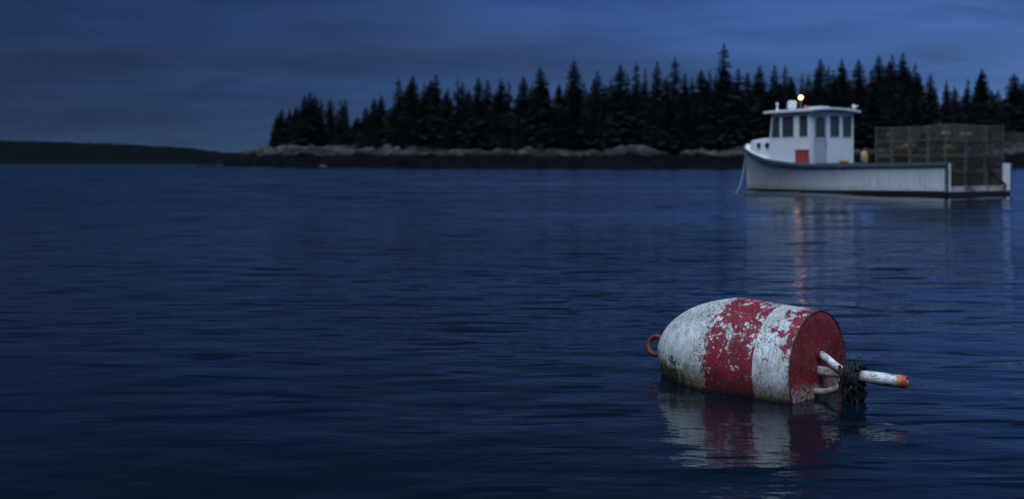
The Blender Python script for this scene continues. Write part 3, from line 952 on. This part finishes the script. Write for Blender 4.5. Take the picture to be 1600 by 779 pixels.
# mooring line
rope_m = material('mooring_rope', (0.17, 0.18, 0.18), 0.8, 0.2, 0.3, 8)
a, b = bworld(11.24, 0.03, 1.55), Vector((7.75, 36.2, -0.10))
pts = []
for k in range(17):
    u = k / 16
    pts.append(a.lerp(b, u) + Vector((0.05 * math.sin(math.pi * u), 0.0, -0.40 * math.sin(math.pi * u))))
tag(MB().tube(pts, 0.028, 6).build('mooring_line', rope_m, smooth='all'), 'slack mooring line running from the boat bow down into the water', 'rope')

# ------------------------------------------------------------------ the buoy in the foreground
BC = Vector((1.519, 5.076, 0.122)); AZ, DIP = -0.763, -0.015
RB, LB, DB, RD, PW = 0.325, 0.93, 0.528, 0.294, 1.9
ax = Vector((math.cos(AZ) * math.cos(DIP), math.sin(AZ) * math.cos(DIP), -math.sin(DIP)))
tv = Vector((-ax.y, ax.x, 0)).normalized(); uv = ax.cross(tv)
M = Matrix((ax, tv, uv)).transposed().to_4x4(); M.translation = BC
buoy = empty('mooring_buoy')
buoy.matrix_world = M
tag(buoy, 'weathered red and white banded buoy floating on its side in the foreground', 'buoy')


def buoy_paint():
    m = bpy.data.materials.new('chipped_buoy_paint'); m.use_nodes = True
    t = NT(m.node_tree); p = principled(m)
    tc = t.n('ShaderNodeTexCoord').outputs['Object']
    s, y, z = t.sep(tc)
    nb = t.noise(tc, 25, 8, 0.68, 0.5)          # ragged flakes
    nl = t.noise(tc, 4.2, 3, 0.5)               # where the paint has worn
    nf = t.noise(tc, 78, 4, 0.6, 0.3)           # small chips
    ns = t.noise(t.scale(tc, (60, 130, 130)), 1, 3, 0.6)
    nw = t.noise(t.scale(tc, (1.2, 1, 1), (5, 2, 1)), 9, 6, 0.6)
    ncr = t.noise(t.scale(tc, (38, 16, 16)), 1, 6, 0.7, 1.2)
    # bands along the body
    s1 = t.math('ADD', s, t.math('MULTIPLY_ADD', nb, 0.34, -0.17))
    red1 = t.step(s1, -0.462, -0.455)
    red2 = t.step(t.math('ADD', s, t.math('MULTIPLY_ADD', nf, 0.010, -0.005)), -0.192, -0.189, 1.0, 0.0)
    red = t.math('MULTIPLY', red1, red2)
    # flakes out of the red band show the white below; mostly in its upper middle
    wear = t.math('ADD', nb, t.math('MULTIPLY_ADD', nl, 0.42, -0.21))
    wear = t.math('ADD', wear, t.math('MULTIPLY', t.step(z, -0.02, 0.16), 0.035))
    flake = t.step(wear, 0.592, 0.602)
    speck = t.step(nf, 0.64, 0.66)
    red = t.math('MULTIPLY', red, t.math('SUBTRACT', 1.0, t.math('MAXIMUM', flake, speck)))
    # old red still sitting on the second white band close to the rim
    rim_w = t.math('MULTIPLY', t.step(s, -0.175, -0.01), t.step(z, 0.03, 0.24))
    rim_red = t.step(t.math('MULTIPLY_ADD', rim_w, 0.17, nb), 0.605, 0.615)
    rim_red = t.math('MULTIPLY', rim_red, t.step(s, -0.186, -0.170))
    red = t.math('MAXIMUM', red, rim_red)
    # a few red spots left on the nose, towards the band
    spot = t.math('MULTIPLY', t.step(t.math('ADD', nf, t.math('MULTIPLY', t.step(s, -0.66, -0.45), 0.07)), 0.70, 0.715), t.step(z, 0.20, 0.05))
    red = t.math('MAXIMUM', red, t.math('MULTIPLY', spot, t.step(s, -0.41, -0.43)))
    white_c = t.mix(t.step(nw, 0.40, 0.68), (0.66, 0.65, 0.62), (0.46, 0.445, 0.41))
    white_c = t.mix(t.math('MULTIPLY', t.step(nl, 0.42, 0.62), 0.25), white_c, (0.56, 0.50, 0.42))
    blush = t.math('MULTIPLY', t.step(s, -0.70, -0.90), t.step(nb, 0.40, 0.62))
    white_c = t.mix(t.math('MULTIPLY', blush, 0.42), white_c, (0.50, 0.25, 0.22))
    # hairline cracks and dark pits in the white
    crk = t.step(t.math('ABSOLUTE', t.math('SUBTRACT', ncr, 0.5)), 0.0, 0.030, 1.0, 0.0)
    white_c = t.mix(t.math('MULTIPLY', crk, t.step(nl, 0.36, 0.58, 0.35, 0.95)), white_c, (0.10, 0.09, 0.085))
    belt = t.math('MULTIPLY', t.step(s, -0.60, -0.52), t.step(s, -0.42, -0.50))
    pit = t.step(t.math('ADD', t.math('MULTIPLY_ADD', belt, 0.06, ns), t.math('MULTIPLY_ADD', nl, 0.46, -0.23)), 0.625, 0.655)
    nL = t.noise(t.scale(tc, (1, 1, 1), (3, 8, 2)), 3.0, 4, 0.55, 0.6)
    stn = t.math('MULTIPLY', t.step(nL, 0.42, 0.60), t.step(z, 0.18, -0.05, 0.12, 0.85))
    white_c = t.mix(stn, white_c, t.mix(t.step(nb, 0.4, 0.6), (0.40, 0.33, 0.22), (0.30, 0.25, 0.19)))
    bare = t.step(t.math('MULTIPLY_ADD', nL, 0.5, t.math('ADD', nb, -0.25)), 0.645, 0.66)
    white_c = t.mix(t.math('MULTIPLY', bare, 0.85), white_c, (0.20, 0.17, 0.15))
    drip = t.math('MULTIPLY', t.step(t.noise(t.scale(tc, (34, 34, 2.2), (1, 4, 6)), 1, 3, 0.5), 0.58, 0.72), 0.28)
    white_c = t.mix(drip, white_c, (0.22, 0.17, 0.12))
    white_c = t.mix(t.math('MULTIPLY', pit, 0.88), white_c, (0.035, 0.032, 0.032))
    red_c = t.mix(t.step(nw, 0.36, 0.66), (0.27, 0.014, 0.032), (0.15, 0.010, 0.018))
    red_c = t.mix(t.math('MULTIPLY', t.step(t.noise(tc, 11, 5, 0.6), 0.56, 0.70), 0.6), red_c, (0.060, 0.018, 0.018))
    c = t.mix(red, white_c, red_c)
    # rusty wood showing where even the undercoat has gone, along the rim
    rust = t.math('MULTIPLY', t.step(s, -0.030, -0.004), t.step(nf, 0.47, 0.56))
    c = t.mix(t.math('MULTIPLY', rust, 0.85), c, (0.12, 0.055, 0.02))
    # scum line and growth near the water
    zz = t.math('ADD', z, t.math('MULTIPLY_ADD', nw, 0.20, -0.10))
    scum = t.step(zz, -0.085, -0.005, 1.0, 0.0)
    c = t.mix(t.math('MULTIPLY', scum, t.step(nf, 0.36, 0.58, 0.50, 0.92)), c, t.mix(red, (0.20, 0.135, 0.055), (0.075, 0.022, 0.012)))
    nose = t.math('MULTIPLY', t.step(s, -0.44, -0.66), t.step(t.math('MULTIPLY_ADD', nb, 0.40, t.math('ADD', z, -0.20)), -0.02, 0.03, 1.0, 0.0))
    alg = t.math('MULTIPLY', nose, t.step(t.noise(t.scale(tc, (26, 26, 12)), 1, 5, 0.65, 0.8), 0.40, 0.50))
    c = t.mix(t.math('MULTIPLY', alg, 0.94), c, t.mix(t.step(nf, 0.45, 0.6), (0.014, 0.015, 0.008), (0.075, 0.062, 0.014)))
    alg2 = t.math('MULTIPLY', scum, t.step(nb, 0.56, 0.64))
    c = t.mix(t.math('MULTIPLY', alg2, 0.8), c, (0.028, 0.022, 0.010))
    c = t.mix(t.step(t.math('MULTIPLY_ADD', nb, 0.03, z), -0.098, -0.075, 0.75, 0.0), c, (0.030, 0.024, 0.015))
    t.put(p.inputs['Base Color'], c)
    t.put(p.inputs['Roughness'], t.step(z, -0.12, -0.02, 0.28, 0.55))
    p.inputs['Specular IOR Level'].default_value = 0.35
    h = t.math('ADD', t.math('MULTIPLY', red, 0.0012), t.math('MULTIPLY', nb, 0.003))
    h = t.math('SUBTRACT', h, t.math('MULTIPLY', t.math('MAXIMUM', pit, crk), 0.0012))
    b = t.n('ShaderNodeBump'); b.inputs['Distance'].default_value = 1.0; b.inputs['Strength'].default_value = 0.9
    t.put(b.inputs['Height'], h); t.put(p.inputs['Normal'], b.outputs[0])
    return m


def disc_paint():
    m = bpy.data.materials.new('buoy_end_paint'); m.use_nodes = True
    t = NT(m.node_tree); p = principled(m)
    tc = t.n('ShaderNodeTexCoord').outputs['Object']
    s, y, z = t.sep(tc)
    n1 = t.noise(tc, 7, 6, 0.65); n2 = t.noise(tc, 60, 4, 0.6); n3 = t.noise(t.scale(tc, (1, 30, 12)), 2.0, 5, 0.7)
    c = t.mix(t.step(n1, 0.36, 0.66), (0.34, 0.030, 0.034), (0.20, 0.018, 0.018))
    c = t.mix(t.math('MULTIPLY', t.step(n3, 0.56, 0.70), 0.4), c, (0.24, 0.12, 0.10))
    c = t.mix(t.math('MULTIPLY', t.step(n2, 0.615, 0.65), 0.75), c, (0.42, 0.32, 0.26))
    c = t.mix(t.math('MULTIPLY', t.step(t.noise(tc, 19, 6, 0.68), 0.54, 0.64), 0.7), c, (0.050, 0.020, 0.014))
    low = t.step(t.math('ADD', z, t.math('MULTIPLY_ADD', n1, 0.16, -0.08)), -0.085, -0.045, 1.0, 0.0)
    c = t.mix(t.math('MULTIPLY', low, t.step(n2, 0.42, 0.56)), c, (0.36, 0.31, 0.27))
    t.put(p.inputs['Base Color'], c); p.inputs['Roughness'].default_value = 0.5
    p.inputs['Specular IOR Level'].default_value = 0.3
    b = t.n('ShaderNodeBump'); b.inputs['Distance'].default_value = 0.004
    t.put(b.inputs['Height'], t.math('ADD', n1, t.math('MULTIPLY', n2, 0.3))); t.put(p.inputs['Normal'], b.outputs[0])
    return m


bp, dp = buoy_paint(), disc_paint()


def buoy_r(s):
    q = s + LB
    if q < DB: return RB * max(0.0, 1 - ((DB - q) / DB) ** PW) ** (1 / PW)
    return RB + (RD - RB) * (q - DB) / (LB - DB)


NS, NA = 84, 128
rows = []
for i in range(NS):
    u = i / (NS - 1)
    s = -LB + (DB * (1 - math.cos(u / 0.55 * math.pi / 2)) if u < 0.55 else DB + (LB - DB) * (u - 0.55) / 0.45)
    r_ = max(buoy_r(s), 0.0005)
    row = []
    for k in range(NA + 1):
        a = 2 * math.pi * (k % NA) / NA
        v = Vector((s, r_ * math.cos(a), r_ * math.sin(a)))
        d_ = 0.0035 * mnoise.noise(v * 6) + 0.0012 * mnoise.noise(v * 22)
        rr_ = r_ + d_ * min(1, r_ / 0.1)
        row.append((s, rr_ * math.cos(a), rr_ * math.sin(a)))
    rows.append(row)
body = MB().grid(rows)
bo = body.mesh('float_body', bp, 'all')
bm = bmesh.new(); bm.from_mesh(bo); bmesh.ops.remove_doubles(bm, verts=bm.verts, dist=1e-5); bmesh.ops.recalc_face_normals(bm, faces=bm.faces); bm.to_mesh(bo); bm.free()
bo.polygons.foreach_set('use_smooth', [True] * len(bo.polygons))
link('float_body', bo, buoy)
# end disc: slightly dished board set in the end
dr = [(0.0005, 0.004), (0.06, 0.004), (0.12, 0.002), (0.18, 0.001), (0.24, 0.001), (0.284, 0.002), (RD - 0.003, -0.002), (RD - 0.004, -0.02)]
db_ = MB()
rws = []
for r_, h in dr:
    rws.append([(h + 0.0025 * mnoise.noise(Vector((r_ * math.cos(a) * 9, r_ * math.sin(a) * 9, 3))), r_ * math.cos(a), r_ * math.sin(a)) for a in np.linspace(0, 2 * math.pi, 97)])
db_.grid(rws)
db_.build('end_disc', dp, buoy, smooth=True)
rim_m = material('rusty_rim', (0.060, 0.034, 0.022), 0.8, 0.2, 0.7, 18, (0.16, 0.07, 0.025), bump=0.004, bscale=60)
MB().tube([(0.0 + 0.0018 * mnoise.noise(Vector((math.cos(a) * 5, math.sin(a) * 5, 1))), (RD - 0.001) * math.cos(a), (RD - 0.001) * math.sin(a)) for a in np.linspace(0, 2 * math.pi, 121)[:-1]],
          [0.0042 + 0.0022 * mnoise.noise(Vector((math.cos(a) * 14, math.sin(a) * 14, 7))) for a in np.linspace(0, 2 * math.pi, 121)[:-1]], 6, closed=True).build('rim', rim_m, buoy, smooth='all')
# eye ring at the nose, on a short shank
ring_m = material('red_rusty_iron', (0.13, 0.015, 0.020), 0.6, 0.35, 0.7, 22, (0.10, 0.035, 0.025), bump=0.004, bscale=70)
NX = -LB
rg = MB()
rc_ = Vector((NX - 0.052, 0, 0.018)); ta = Vector((0.93, 0, -0.16)).normalized(); tb_ = Vector((0.10, 0.35, 0.95)).normalized()
rg.tube([rc_ + 0.050 * (math.cos(a) * ta + math.sin(a) * tb_) for a in np.linspace(0, 2 * math.pi, 41)[:-1]], 0.0145, 12, closed=True)
rg.tube([(NX - 0.010, 0, 0.008), (NX + 0.03, 0, 0.0)], [0.018, 0.020], 10)
rg.build('eye_ring', ring_m, buoy, smooth='all')


def stick_paint(name, along, tip):
    m = bpy.data.materials.new(name); m.use_nodes = True
    t = NT(m.node_tree); p = principled(m)
    tc = t.n('ShaderNodeTexCoord').outputs['Object']
    s, y, z = t.sep(tc)
    n1 = t.noise(t.scale(tc, (22, 60, 60)), 1, 5, 0.65, 0.4); n2 = t.noise(tc, 30, 4, 0.6); n3 = t.noise(t.scale(tc, (90, 160, 160)), 1, 3, 0.6)
    c = t.mix(t.step(n2, 0.4, 0.65), (0.66, 0.66, 0.66), (0.50, 0.49, 0.46))
    c = t.mix(t.math('MULTIPLY', t.step(n1, 0.56, 0.60), 0.9), c, (0.07, 0.05, 0.04))
    c = t.mix(t.math('MULTIPLY', t.step(t.noise(tc, 14, 4, 0.6), 0.46, 0.66), 0.6), c, (0.27, 0.18, 0.11))
    c = t.mix(t.math('MULTIPLY', t.step(n3, 0.64, 0.67), 0.9), c, (0.05, 0.04, 0.04))
    c = t.mix(t.math('MULTIPLY', t.step(z, 0.0, -0.06), t.step(n2, 0.4, 0.6, 0.3, 0.85)), c, (0.16, 0.10, 0.045))
    if tip:
        st = t.math('ADD', s, t.math('MULTIPLY_ADD', n2, 0.06, -0.03))
        c = t.mix(t.step(st, 0.400, 0.408), c, (0.50, 0.19, 0.045))
        c = t.mix(t.step(st, 0.420, 0.428), c, (0.34, 0.045, 0.035))
    else:
        c = t.mix(t.step(s, 0.035, 0.015), c, (0.18, 0.025, 0.025))
    t.put(p.inputs['Base Color'], c); p.inputs['Roughness'].default_value = 0.5
    b = t.n('ShaderNodeBump'); b.inputs['Distance'].default_value = 0.003
    t.put(b.inputs['Height'], n1); t.put(p.inputs['Normal'], b.outputs[0])
    return m


sp_m, rod_m = stick_paint('spindle_paint', 0, True), stick_paint('bail_paint', 0, False)
sp = MB()
sp.lathe([(0.023, -0.02), (0.024, 0.10), (0.028, 0.20), (0.030, 0.30), (0.030, 0.43), (0.029, 0.442), (0.026, 0.446), (0.012, 0.445), (0.0005, 0.4445)], 24, 'x')
sp.build('spindle', sp_m, buoy, smooth=True)
MB().lathe([(0.013, 0.440), (0.013, 0.4485), (0.009, 0.450), (0.0005, 0.450)], 16, 'x').build('spindle_pin', material('pale_pin', (0.40, 0.30, 0.27), 0.6, 0.3, 0.4, 30), buoy, smooth=True)
# bail: two legs out of the disc, lashed to the spindle
up_leg = [(-0.01, 0.00, 0.084), (0.015, -0.002, 0.082), (0.05, -0.012, 0.068), (0.09, -0.024, 0.047), (0.13, -0.034, 0.028), (0.18, -0.036, 0.016)]
MB().tube(up_leg, [0.019, 0.0195, 0.0195, 0.019, 0.0185, 0.018], 14).build('bail_leg', rod_m, buoy, smooth=True)
lo_leg = [(-0.01, -0.035, -0.095), (0.02, -0.04, -0.096), (0.06, -0.042, -0.090), (0.10, -0.038, -0.074), (0.14, -0.030, -0.050), (0.18, -0.024, -0.034)]
lo_m = material('weedy_bail', (0.34, 0.31, 0.25), 0.6, 0.3, 0.8, 26, (0.07, 0.055, 0.025), bump=0.005, bscale=60)
MB().tube(lo_leg, [0.016, 0.017, 0.017, 0.016, 0.015, 0.015], 14).build('bail_leg', lo_m, buoy, smooth=True)
MB().lathe([(0.034, -0.006), (0.036, 0.008), (0.026, 0.016), (0.022, 0.010)], 18, 'x', (0, 0, 0.082)).build('leg_collar', ring_m, buoy, smooth=True)
# rope lashing and the weed hanging from it
tarred = material('tarred_rope', (0.008, 0.008, 0.008), 0.7, 0.35, 0.4, 60, (0.028, 0.027, 0.025), bump=0.006, bscale=120)
lash = MB()
rl = random.Random(4)
for layer in range(3):
    turns = 7 - layer
    pts = []
    for k in range(turns * 18):
        a = 2 * math.pi * k / 18
        u = k / (turns * 18)
        base = 0.041 + 0.006 * layer
        pts.append((0.150 + 0.066 * (u if layer % 2 == 0 else 1 - u) + 0.012 * math.sin(a * 0.37 + layer) + rl.uniform(-.002, .002),
                    -0.010 + (base + 0.008 * math.sin(a * 1.7 + layer)) * math.cos(a),
                    0.002 + (base + 0.008 * math.sin(a * 2.3)) * math.sin(a)))
    lash.tube(pts, 0.0088, 7)
for k in range(7):
    a0 = rl.uniform(0, 6.28)
    lash.tube([(0.135 + 0.095 * q / 8, -0.010 + 0.060 * math.cos(a0 + q * 0.55), 0.002 + 0.058 * math.sin(a0 + q * 0.55)) for q in range(9)], 0.008, 6)
lo_ = lash.build('rope_lashing', tarred, buoy, smooth='all')
weed = MB()
for k in range(46):
    a = rl.uniform(0, 6.28)
    x0 = rl.uniform(0.145, 0.215); y0 = rl.uniform(-0.06, 0.05); ln = rl.uniform(0.04, 0.13)
    pts = [(x0, y0, -0.035)]
    for q in range(1, 6):
        pts.append((x0 + rl.uniform(-0.012, 0.012), y0 + rl.uniform(-0.012, 0.012), -0.035 - ln * q / 5))
    weed.tube(pts, [0.006, 0.009, 0.008, 0.009, 0.007, 0.003], 5)
weed.build('hanging_weed', material('black_weed', (0.010, 0.011, 0.010), 0.45, 0.5, 0.6, 50, (0.025, 0.022, 0.014)), buoy, smooth='all')
frays = MB()
for k in range(40):
    a = rl.uniform(0, 6.28); x0 = rl.uniform(0.14, 0.22)
    p0 = Vector((x0, -0.010 + 0.064 * math.cos(a), 0.002 + 0.062 * math.sin(a)))
    p1 = p0 + Vector((rl.uniform(-0.02, 0.02), 0.018 * math.cos(a) + rl.uniform(-.01, .01), 0.018 * math.sin(a) - 0.006))
    frays.tube([p0, p0.lerp(p1, 0.5) + Vector((0, 0, 0.004)), p1], [0.0022, 0.0018, 0.0006], 4)
frays.build('frayed_strands', tarred, lo_)

# ------------------------------------------------------------------ evening haze over the bay
hz = bpy.data.materials.new('evening_haze'); hz.use_nodes = True
hn = hz.node_tree; hn.nodes.clear()
hv = hn.nodes.new('ShaderNodeVolumePrincipled')
hv.inputs['Color'].default_value = (0.50, 0.74, 1.0, 1); hv.inputs['Density'].default_value = 0.000015
ho = hn.nodes.new('ShaderNodeOutputMaterial'); hn.links.new(hv.outputs[0], ho.inputs['Volume'])
o = MB().box((-9500, -9500, -6), (9500, 9500, 70)).build('haze', hz)
o['kind'] = 'stuff'
scene.cycles.volume_bounces = 0
